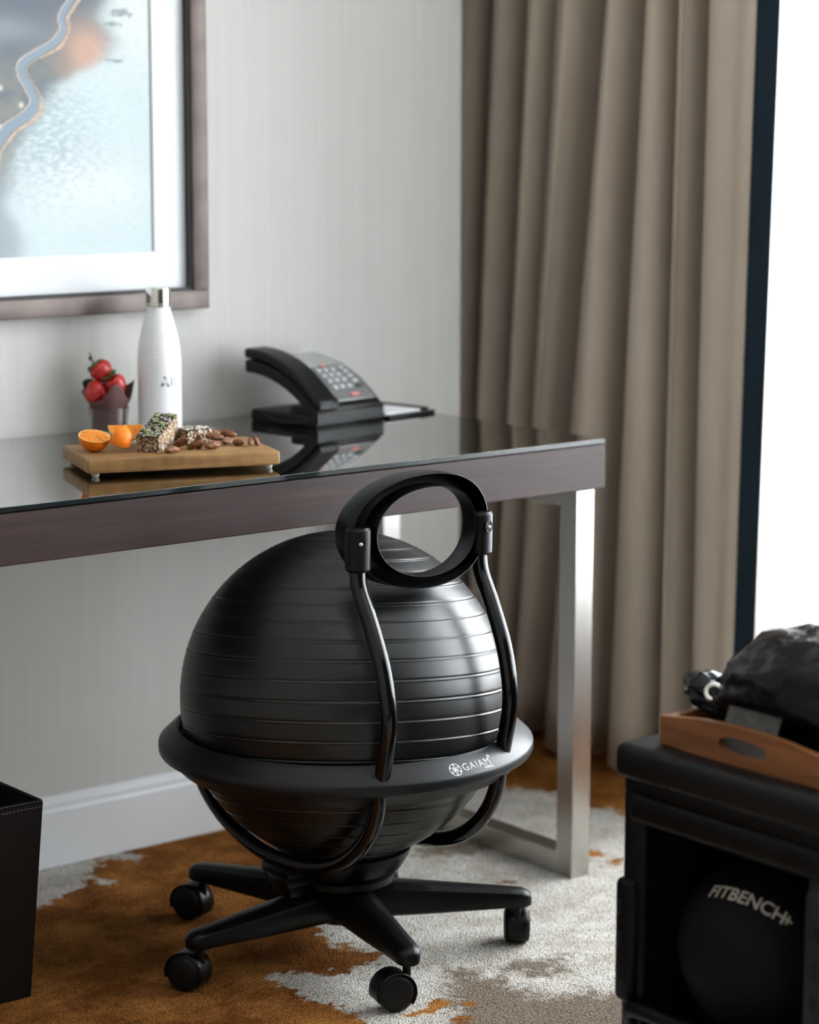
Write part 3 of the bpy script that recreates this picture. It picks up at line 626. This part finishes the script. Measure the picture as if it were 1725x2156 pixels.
def pecan_mb():
    mb = MB()
    def fn(p):
        a = math.atan2(p.z, p.y); return (1-.20*abs(math.sin(a*4+.4+2.5*p.x))**.6*(1-p.x*p.x))*(1-.30*math.exp(-(p.y/.16)**2)*(p.z > 0)*(1-p.x*p.x))*(1+.10*mnoise.noise(p*5))
    mb.ellipsoid((0,0,0), (.0150,.0080,.0060), 30, 16, fn); return mb
pm = pecan_mb().build('pecan', 'pecan', None, angle=2); mesh_p = pm.data; bpy.data.objects.remove(pm)
PEC = [(-.776,-.490,.005,.2,0,.1,'pecan half lying flat nearest the seed bar'),
 (-.742,-.462,.010,1.9,.5,.5,'pecan half wedged between seed bar and oat bar'),
 (-.730,-.484,.009,-.9,-.5,.3,'pecan half slanting downward in front of the oat bar'),
 (-.722,-.483,.011,1.1,1.0,.8,'pecan half standing on edge before the oat bar'),
 (-.706,-.497,.006,.1,0,.0,'wrinkled pecan half facing up at middle front'),
 (-.655,-.418,.015,-.4,.2,.2,'pecan half topmost at the back of the pile'),
 (-.672,-.452,.012,-.5,.15,.3,'long pecan half across the middle of the pile'),
 (-.690,-.475,.005,.5,0,.2,'pecan half under the middle of the pile'),
 (-.628,-.425,.011,-.8,.2,.3,'pecan half on the right side of the pile'),
 (-.655,-.465,.005,.3,.1,.6,'pecan half low at the right of the pile'),
 (-.650,-.486,.005,-.6,0,.4,'small dark pecan piece at the pile end')]
for x, y, dz, a, b, c, lab in PEC:
    o = bpy.data.objects.new('pecan', mesh_p); COL.objects.link(o); o.location = (x, y, BZ+dz); o.rotation_euler = (c, b, a)
    if 'small' in lab: o.scale = (.65,.75,.9)
    tag(o, lab, 'pecan', 'pecans on the serving board')
for x, y, a, b, lab in ((-.640,-.505,.9,-.5,'broken pecan piece apart from pile, the left one'), (-.628,-.503,1.7,-1.0,'broken pecan piece upright, rightmost on the board')):
    o = bpy.data.objects.new('pecan', mesh_p); COL.objects.link(o); o.location = (x, y, BZ+.0075); o.rotation_euler = (.3, b, a); o.scale = (.6,.7,.8); tag(o, lab, 'pecan', 'pecans on the serving board')

# ------------------------------------------------------------------ bottle
BX, BY, br = -.5475, -.103, .0372
bt = thing('water_bottle', 'white steel water bottle with chrome cap behind the board', 'bottle', (BX, BY, DT))
bprof = [(0,0),(.0345,0),(.0368,.003),(br,.008),(br,.118),(.0364,.135),(.0340,.155),(.0300,.175),(.0255,.192),(.0222,.203),(.0206,.210),(.0200,.2155),(0,.2155)]
MB().lathe([(p[0], p[1]) for p in [(v_.x, v_.y) for v_ in cr([(a, b, 0) for a, b in bprof[3:11]], 4)] and bprof[:3]+[(v_.x, v_.y) for v_ in cr([(a, b, 0) for a, b in bprof[3:12]], 5)]+[(0,.2155)]], 64).build('body', 'bottle_white', bt, angle=.5)
cap = MB().lathe([(0,.2158),(.0190,.2158),(.0196,.2175),(.0210,.2180),(.0210,.2210),(.0204,.2218),(.0212,.2226),(.0215,.2440),(.0208,.2475),(.0190,.2495),(0,.2495)], 48).build('cap', 'chrome', bt, angle=.5)
def onb(x, y): a = math.radians(-120.5)+x/br; return Vector(((br+.0003)*math.cos(a), (br+.0003)*math.sin(a), .083+y))
mb, w_ = text_mb('ll', .024, lambda x, y: onb(x+.0175, y), 1.1, 0); mb.build('lettering', 'ink_navy', bt, smooth=False)
mb = MB(); mb.add([onb(*p) for p in ((.005,.0175),(.0085,.0175),(.0165,0),(.0118,0))], [(0,1,2,3)]); mb.add([onb(*p) for p in ((.0042,.0085),(.0070,.0025),(-.0005,.0))], [(0,1,2)]); mb.build('lettering', 'ink_navy', bt, smooth=False)
for k in range(3):
    mb, w_ = text_mb(('ACCOR', 'LIVE', 'LIMITLESS')[k], .0052, lambda x, y: onb(x+.034, y+.0118-.0056*k)); mb.build('fine_lettering', 'ink_grey', bt, smooth=False)

# ------------------------------------------------------------------ strawberry glass
GX, GY = -.627, -.066
tg = MB().lathe([(0,0),(.0285,0),(.0300,.002),(.0345,.046),(.0345,.0472),(.0325,.0472),(.0322,.046),(.0285,.008),(0,.007)], 56).build('glass_tumbler', 'clear_glass', None, loc=(GX, GY, DT), angle=.6)
tag(tg, 'short clear glass tumbler holding the brown paper cup', 'glass')
pw = MB()
WA = [-180,-135,-100,-75,-45,-15,12,32,45,62,90,130,180]; WH = [.080,.074,.092,.078,.056,.064,.090,.086,.068,.062,.094,.082,.080]
CG = math.atan2(-3.5843-GY, -2.7877-GX)
def wrap(u, v):
    th = 2*PI*u; ph_ = (math.degrees(th-CG)+180) % 360-180
    H = float(np.interp(ph_, WA, WH)); z = .0085+(H-.0085)*v; r = np.interp(z, [0,.045,.062,.095], [.0265,.0296,.0385,.0450])
    r = r*(1+.03*math.sin(9*th+1)*(1-v))
    return Vector((r*math.cos(th), r*math.sin(th), z))
pw.grid(wrap, 96, 14, True, False); pw.lathe([(0,.0085),(.0268,.0085)], 36)
pwo = pw.build('paper_cup', 'brown_paper', None, loc=(GX, GY, DT), angle=2); so_ = pwo.modifiers.new('thickness', 'SOLIDIFY'); so_.thickness = .0006
tag(pwo, 'dark brown tulip paper cup wrapped around strawberries', 'paper cup')
def strawberry(label, loc, s, M, green):
    t = thing('strawberry', label, 'strawberry', loc, 0, 'strawberries in the paper cup')
    pr_ = [(0,0),(.005,.0008),(.0105,.005),(.0155,.012),(.0180,.020),(.0178,.026),(.0150,.0315),(.0100,.0345),(0,.0350)]
    pp = [(v_.x, v_.y) for v_ in cr([(a, b, 0) for a, b in pr_], 4)]; pp[0] = (0, pp[0][1]); pp[-1] = (0, pp[-1][1])
    MB().lathe([(max(0, a)*s, b*s) for a, b in pp], 28, M).build('fruit', 'strawberry_skin', t, angle=2)
    for k in range(7):
        a = 2*PI*k/7; mb = MB()
        mb.grid(lambda u, v: Vector((u*.015, (v-.5)*.0068*math.sin(PI*min(1, .18+.82*(1-u)))*1.1, .0350+.0025*math.sin(u*PI)+green*u*u*.010))*s, 6, 3, M=M @ Rz(a)); o = mb.build('sepal', 'leaf_green', t, angle=2)
        so = o.modifiers.new('thickness', 'SOLIDIFY'); so.thickness = .0006
    MB().tube([(M @ Vector((0,0,.034*s))), (M @ Vector((.001,0,.040*s))), (M @ Vector((.003,.001,.046*s)))], .0009, 8).build('stem', 'leaf_green', t)
    return t
rgt = Vector((math.cos(YAW), -math.sin(YAW), 0)); fwd = Vector((math.sin(YAW), math.cos(YAW), 0))
def at_g(r, f, z): p = Vector((GX, GY, DT+z))+rgt*r+fwd*f; return tuple(p)
LFT = math.atan2(-rgt.y, -rgt.x); RGT = math.atan2(rgt.y, rgt.x)
strawberry('topmost strawberry leaning with its stem end to the left', at_g(-.008, -.004, .106), 1.08, tilt(LFT, .70) @ Rz(.4) @ T(0,0,-.018), -.2)
strawberry('lower left strawberry lying on the low side of the cup', at_g(-.022, -.016, .072), 1.08, tilt(RGT, .95) @ tilt(CAMAZ+PI, .3) @ Rz(1) @ T(0,0,-.018), .1)
strawberry('right strawberry with green leafy cap in the cup', at_g(.016, -.012, .084), 1.0, tilt(LFT, .55) @ tilt(CAMAZ, .30) @ T(0,0,-.016), .6)
sp = thing('herb_sprig', 'dark green leafy sprig standing behind the strawberries', 'sprig', at_g(-.024, .000, .062))
pts = [Vector((0,0,0)), rgt*-.004+Vector((0,0,.02)), rgt*-.003+Vector((0,0,.040)), rgt*-.002+Vector((0,0,.060)), rgt*-.007+Vector((0,0,.078))]
MB().tube(cr(pts, 4), [.0011]*17, 8).build('stem', 'leaf_dark', sp)
for (r, z, a, s) in ((-.010,.026,.2,.0105),(-.012,.008,-.4,.010),(-.004,.050,.5,.0075),(.003,.055,2.6,.0062),(-.0055,.068,1.2,.0045)):
    M = T(*(rgt*r+Vector((0,0,z)))) @ Rz(-YAW) @ Ry(-a) @ Rx(.3); MB().ellipsoid((0,0,0), (s,.0012,s*.72), 14, 8, M=M).build('leaf', 'leaf_dark', sp)

# ------------------------------------------------------------------ desk telephone
PH = math.radians(9.5)
ph = thing('desk_phone', 'black desk telephone with corded handset and keypad', 'telephone', (-.306, -.229, DT), PH)
arch = [(0,.026),(.030,.052),(.060,.074),(.095,.0920),(.140,.105),(.188,.109)]
AR = [(v_.x, v_.y) for v_ in cr([(a, b, 0) for a, b in arch], 5)]
def archz(v): return float(np.interp(v, [a for a, b in AR], [b for a, b in AR]))
def slab(u0, u1, v0, v1, lift, th, name, m, parent=None, taper=0, n=14, bev=.002):
    mb = MB(); vs = [v0+(v1-v0)*i/n for i in range(n+1)]
    top = [(v, archz(v)+lift) for v in vs]; bot = [(v, archz(v)+lift-th) for v in reversed(vs)]
    poly = top+bot; k = len(poly)
    mb.add([(u0, a, b) for a, b in poly]+[(u1, a, b) for a, b in poly], [tuple(range(k)), tuple(range(2*k-1, k-1, -1))]+[(i, i+k, (i+1)%k+k, (i+1)%k) for i in range(k)])
    o = mb.build(name, m, parent or ph, angle=.5)
    if bev: bv = o.modifiers.new('soft_edges', 'BEVEL'); bv.width = bev; bv.segments = 2; bv.limit_method = 'ANGLE'
    return o
MB().box(0, .172, .004, .165, 0, .021, .004).build('foot', 'phone_black', ph)
MB().box(.004, .168, .002, .070, .016, .034, .004).build('neck', 'phone_black', ph)
body = slab(0, .172, 0, .178, 0, .022, 'body', 'phone_black')
slab(.000, .054, -.004, .182, .020, .018, 'handset', 'phone_black', bev=.005)
slab(.066, .166, .016, .174, .0015, .003, 'faceplate', 'phone_face', bev=.0006)
slab(.070, .162, .098, .168, .0026, .002, 'display_card', 'phone_screen', bev=.0003)
def key(u, v, w, h, m, nm='key'):
    a = math.atan2(archz(v+.004)-archz(v-.004), .008); MB().box(-w/2, w/2, -h/2, h/2, 0, .0034, .0009, 1, M=T(u, v, archz(v)+.001) @ Rx(a)).build(nm, m, body)
for r in range(4):
    for c in range(3): key(.086+c*.018, .040+r*.0135, .0125, .0085, 'key_grey')
for r in range(5): key(.146, .038+r*.0115, .014, .007, 'key_grey' if r else 'key_dark')
key(.120, .024, .020, .006, 'key_red'); key(.112, .096, .012, .004, 'key_red', 'message_light'); key(.078, .171, .020, .004, 'key_red', 'red_label')
cordp = [(.0,.02,.012),(-.012,.03,.010),(-.018,.06,.008),(-.010,.10,.008),(.0,.12,.012)]
MB().tube(cr(cordp, 6), .0030, 8).build('cord', 'phone_black', ph)
nt_ = thing('notepad_folder', 'black leather notepad folder with white paper beside the phone', 'notepad', (-.127, -.203, DT), math.radians(9.5))
MB().box(0, .125, 0, .150, 0, .0035, .0015).build('cover', 'leather_black', nt_)
MB().box(.004, .098, .012, .142, .0035, .0095, .0008, 1).build('paper_pad', 'paper_white', nt_, smooth=False)
MB().box(0, .125, 0, .010, .003, .0062, .001).build('cover_edge', 'leather_black', nt_)
MB().box(.104, .125, .016, .150, .003, .0105, .002).build('pen_pocket', 'leather_black', nt_)
MB().box(.0, .104, .144, .152, .003, .0100, .002).build('cover_edge', 'leather_black', nt_)

# ------------------------------------------------------------------ fitness bench
FBX, FBY0, FBY1, FBZ = -.6745, -1.745, -1.367, .50
fb = thing('fitness_bench', 'black padded fitness bench with storage bay at right edge', 'bench', (FBX, FBY1, 0))
yl = FBY0-FBY1
MB().box(0, .95, yl, 0, .452, FBZ, .014, 4).build('cushion', 'leather_black', fb)
MB().box(.012, .94, yl+.012, -.012, .435, .453, .003).build('seat_board', 'bench_plastic', fb)
MB().box(.006, .060, yl+.020, -.020, .395, .437, .012, 3).build('grab_rail', 'bench_plastic', fb)
for y0, y1, nm in ((-.052, -.010, 'bench_plastic'), (yl+.006, yl+.048, 'bench_plastic_lit')):  # same plastic on both; the near pillar's lit look is in its colour
    MB().box(.012, .92, y0, y1, .035, .437, .006).build('side_pillar', nm, fb)
    far = nm == 'bench_plastic'
    yo0, yo1 = (y0+.012, y1+.006) if far else (y0-.006, y1-.002)
    poly = [(.165,.006),(.310,.002),(.330,.010),(.372,.012),(.372,.03),(.165,.03)]
    sd = MB().box(.002, .050, yo0, yo1, .150, .318 if far else .385, .010, 3).build('peg_rack', nm, fb)
    for z in ((.280,.2366,.193) if far else (.332,.289,.2464,.204)):
        yc = (yo0+yo1)/2 if not far else yo1-.012
        MB().box(-.0004, .006, yc-.005, yc+.005, z-.011, z+.011, .0045, 3).build('peg_slot', 'rubber', sd)
MB().box(.30, .32, yl+.048, -.052, .04, .435).build('bay_back', 'bench_plastic', fb, smooth=False)
MB().box(.012, .92, yl+.030, -.030, .10, .122, .004).build('bay_shelf', 'bench_plastic', fb)
MB().tube(cr([(.03,-.030,.10),(.008,-.034,.135),(.000,-.060,.150),(.000,-.19,.150),(.000,yl+.060,.150),(.008,yl+.034,.135),(.03,yl+.030,.10)], 6), .011, 14).build('bumper_bar', 'bench_plastic', fb)
for y in (-.036, yl+.036):
    for x in (.05, .88): MB().tube([(x, y-.016, .034), (x, y+.016, .034)], .034, 28).build('wheel', 'rubber', fb, angle=.5)
RM = .118; MBC = Vector((FBX+.125, -1.535, .122+RM))
md = thing('medicine_ball', 'black medicine ball stored inside the fitness bench bay', 'medicine ball', tuple(MBC))
MB().ellipsoid((0,0,0), (RM,RM,RM), 48, 28).build('ball', 'medicine_ball', md, angle=2)
vdir = (Vector((-2.7877,-3.5843,1.3108))-MBC).normalized()
e1 = Vector((0,0,1)).cross(vdir).normalized(); e2 = vdir.cross(e1)
n0 = (vdir*.86-e1*.34+e2*.46).normalized()          # where the print sits on the ball
ta_ = e1-n0*e1.dot(n0); ta_.normalize(); tb_ = n0.cross(ta_); SL = -.46
t1 = ta_*math.cos(SL)+tb_*math.sin(SL); t2 = -ta_*math.sin(SL)+tb_*math.cos(SL)
def onm(x, y):
    ax, ay = x/RM, y/RM-.10*(x/RM)**2
    return (n0*math.cos(ax)+t1*math.sin(ax)+t2*math.tan(ay)).normalized()*(RM+.0012)
mb, w_ = text_mb('FITBENCH', .0250, lambda x, y: onm(x-.052, y), 1.0, .0003); mb.build('lettering', 'print_cream', md, smooth=False)
mb, w2 = text_mb('+', .0250, lambda x, y: onm(x-.052+w_-.003, y), 1.0, .0003); mb.build('lettering', 'print_cream', md, smooth=False)

# ------------------------------------------------------------------ tray, bag and card on the bench
TX, TY0, TY1 = -.638, -1.705, -1.417
tr_ = thing('wooden_tray', 'brown wooden tray with arched handle sides on the bench', 'tray', (TX, TY1, FBZ))
LY = TY0-TY1; TLX = .40
def handle_side(x0, x1):
    """arched side with an oval grip hole"""
    mb = MB(); n_ = 40; out = []; cy, cz, ry, rz = LY/2, .0245, .040, .0105
    def top(y): t = (y/LY)*2-1; return .039+.0105*(1-t*t)
    for k in range(n_):
        a = 2*PI*k/n_; c, s_ = math.cos(a), math.sin(a)
        hy, hz = cy+ry*math.copysign(abs(c)**.8, c), cz+rz*math.copysign(abs(s_)**.8, s_)
        m_ = max(abs(c)/(abs(LY)/2), abs(s_)/.0245); oy = cy+c/m_; oz = cz+s_/m_
        oy = min(0, max(LY, oy)); oz = 0 if s_ < 0 and oz < .0006 else oz
        if s_ > 0 and abs(abs(oy-cy)-abs(LY)/2) > 1e-6: oz = top(oy)
        elif s_ > 0: oz = cz+(oz-cz)*(top(oy)-cz)/(.049-cz)
        out.append(((hy, hz), (oy, oz)))
    vs = []; 
    for (h, o) in out: vs += [(x0, *h), (x0, *o), (x1, *h), (x1, *o)]
    fs = []
    for k in range(n_):
        a, b = 4*k, 4*((k+1) % n_); fs += [(a, a+1, b+1, b), (a+2, b+2, b+3, a+3), (a, b, b+2, a+2), (a+1, a+3, b+3, b+1)]
    mb.add(vs, fs); return mb
o = handle_side(0, .010).build('handle_side', 'tray_wood', tr_, angle=.5)
o = handle_side(TLX-.010, TLX).build('handle_side', 'tray_wood', tr_, angle=.5)
MB().box(.010, TLX-.010, -.009, 0, 0, .038, .0015, 1).build('long_side', 'tray_wood', tr_)
MB().box(.010, TLX-.010, LY, LY+.009, 0, .038, .0015, 1).build('long_side', 'tray_wood', tr_)
MB().box(.010, TLX-.010, LY+.009, -.009, .001, .007).build('tray_bottom', 'tray_wood', tr_, smooth=False)
bgt = thing('drawstring_bag', 'shiny black nylon drawstring bag lying in the tray', 'bag', (-.47, -1.575, FBZ+.008))
def bagfn(p):
    w_ = mnoise.fractal(Vector((p.x*2.0, p.y*2.0, p.z*2.6))+Vector((3.3,1,7)), 1, 2, 3)*.07
    a_ = mnoise.noise(Vector((p.x*1.5, p.y*4.0+p.z*3, p.z*4.0)))
    return 1+w_-.05*abs(a_)**.5
mb = MB(); mb.ellipsoid((0,0,.050), (.150,.170,.105), 90, 52, bagfn)
def tuck(p):
    x, y, z = p; k = min(1, max(0, (z-.030)/.030))          # inside the tray below the rim, bulging above it
    y = max(-.110-.07*k, min(.142+.07*k, y)); x = max(-.100-.035*k, x); return (x, y, max(z, .0))
mb.v = [tuck(p) for p in mb.v]
mb.build('bag_body', 'nylon_black', bgt, angle=2)
def neckfn(p): return 1+.10*math.sin(7*math.atan2(p.z, p.y))*(1-p.x*.5)+.08*mnoise.noise(p*3)
mb = MB(); mb.ellipsoid((0,0,0), (.034,.052,.022), 40, 24, neckfn, M=T(-.080, .145, .048) @ Rx(.25) @ Rz(-.25))
mb.v = [tuple(p) for p in mb.v]; mb.build('bag_neck', 'nylon_black', bgt, angle=2)
GM = T(-.1075, .1215, .0590) @ Vector((-.74,-.52,.42)).to_track_quat('Z', 'Y').to_matrix().to_4x4() @ Matrix.Scale(1.25, 4)
nk = bgt
g_ = MB().lathe([(.0055,0),(.0062,.0012),(.0085,.0016),(.0102,.0006),(.0102,-.0006),(.0055,-.0008)], 28, GM, close=True).build('grommet', 'chrome', nk)
MB().tube([GM @ Vector(p) for p in ((0,0,-.006),(0,-.001,.002),(.001,-.006,.0045),(.003,-.013,.003),(.006,-.024,.001))], .0028, 10).build('drawstring', 'nylon_black', nk)
bv_ = (Vector((-2.7877,-3.5843,1.3108))-Vector((-.47,-1.575,FBZ+.058))).normalized(); f1 = Vector((0,0,1)).cross(bv_).normalized(); f2 = bv_.cross(f1)
def onbag(x, y):
    d_ = bv_*.62+f1*(.02+x/.17*.9)+f2*(.76-.35*x/.17+y/.11); d_.normalize()
    return Vector((0,0,.050))+Vector((.150*d_.x,.170*d_.y,.105*d_.z))*1.06
mb, w_ = text_mb('FITBENCH+', .017, onbag, 1.05, .0003); mb.build('lettering', 'print_white', bgt, smooth=False)
cd = MB().box(-.0012, .0012, -.043, .043, 0, .060, .0005, 1, M=Ry(.42)).build('name_card', 'slate_card', None, smooth=False, loc=(-.622, -1.548, FBZ+.008)); cd.rotation_euler = (0, 0, .05)
tag(cd, 'dark grey card leaning against the bag inside the tray', 'card')
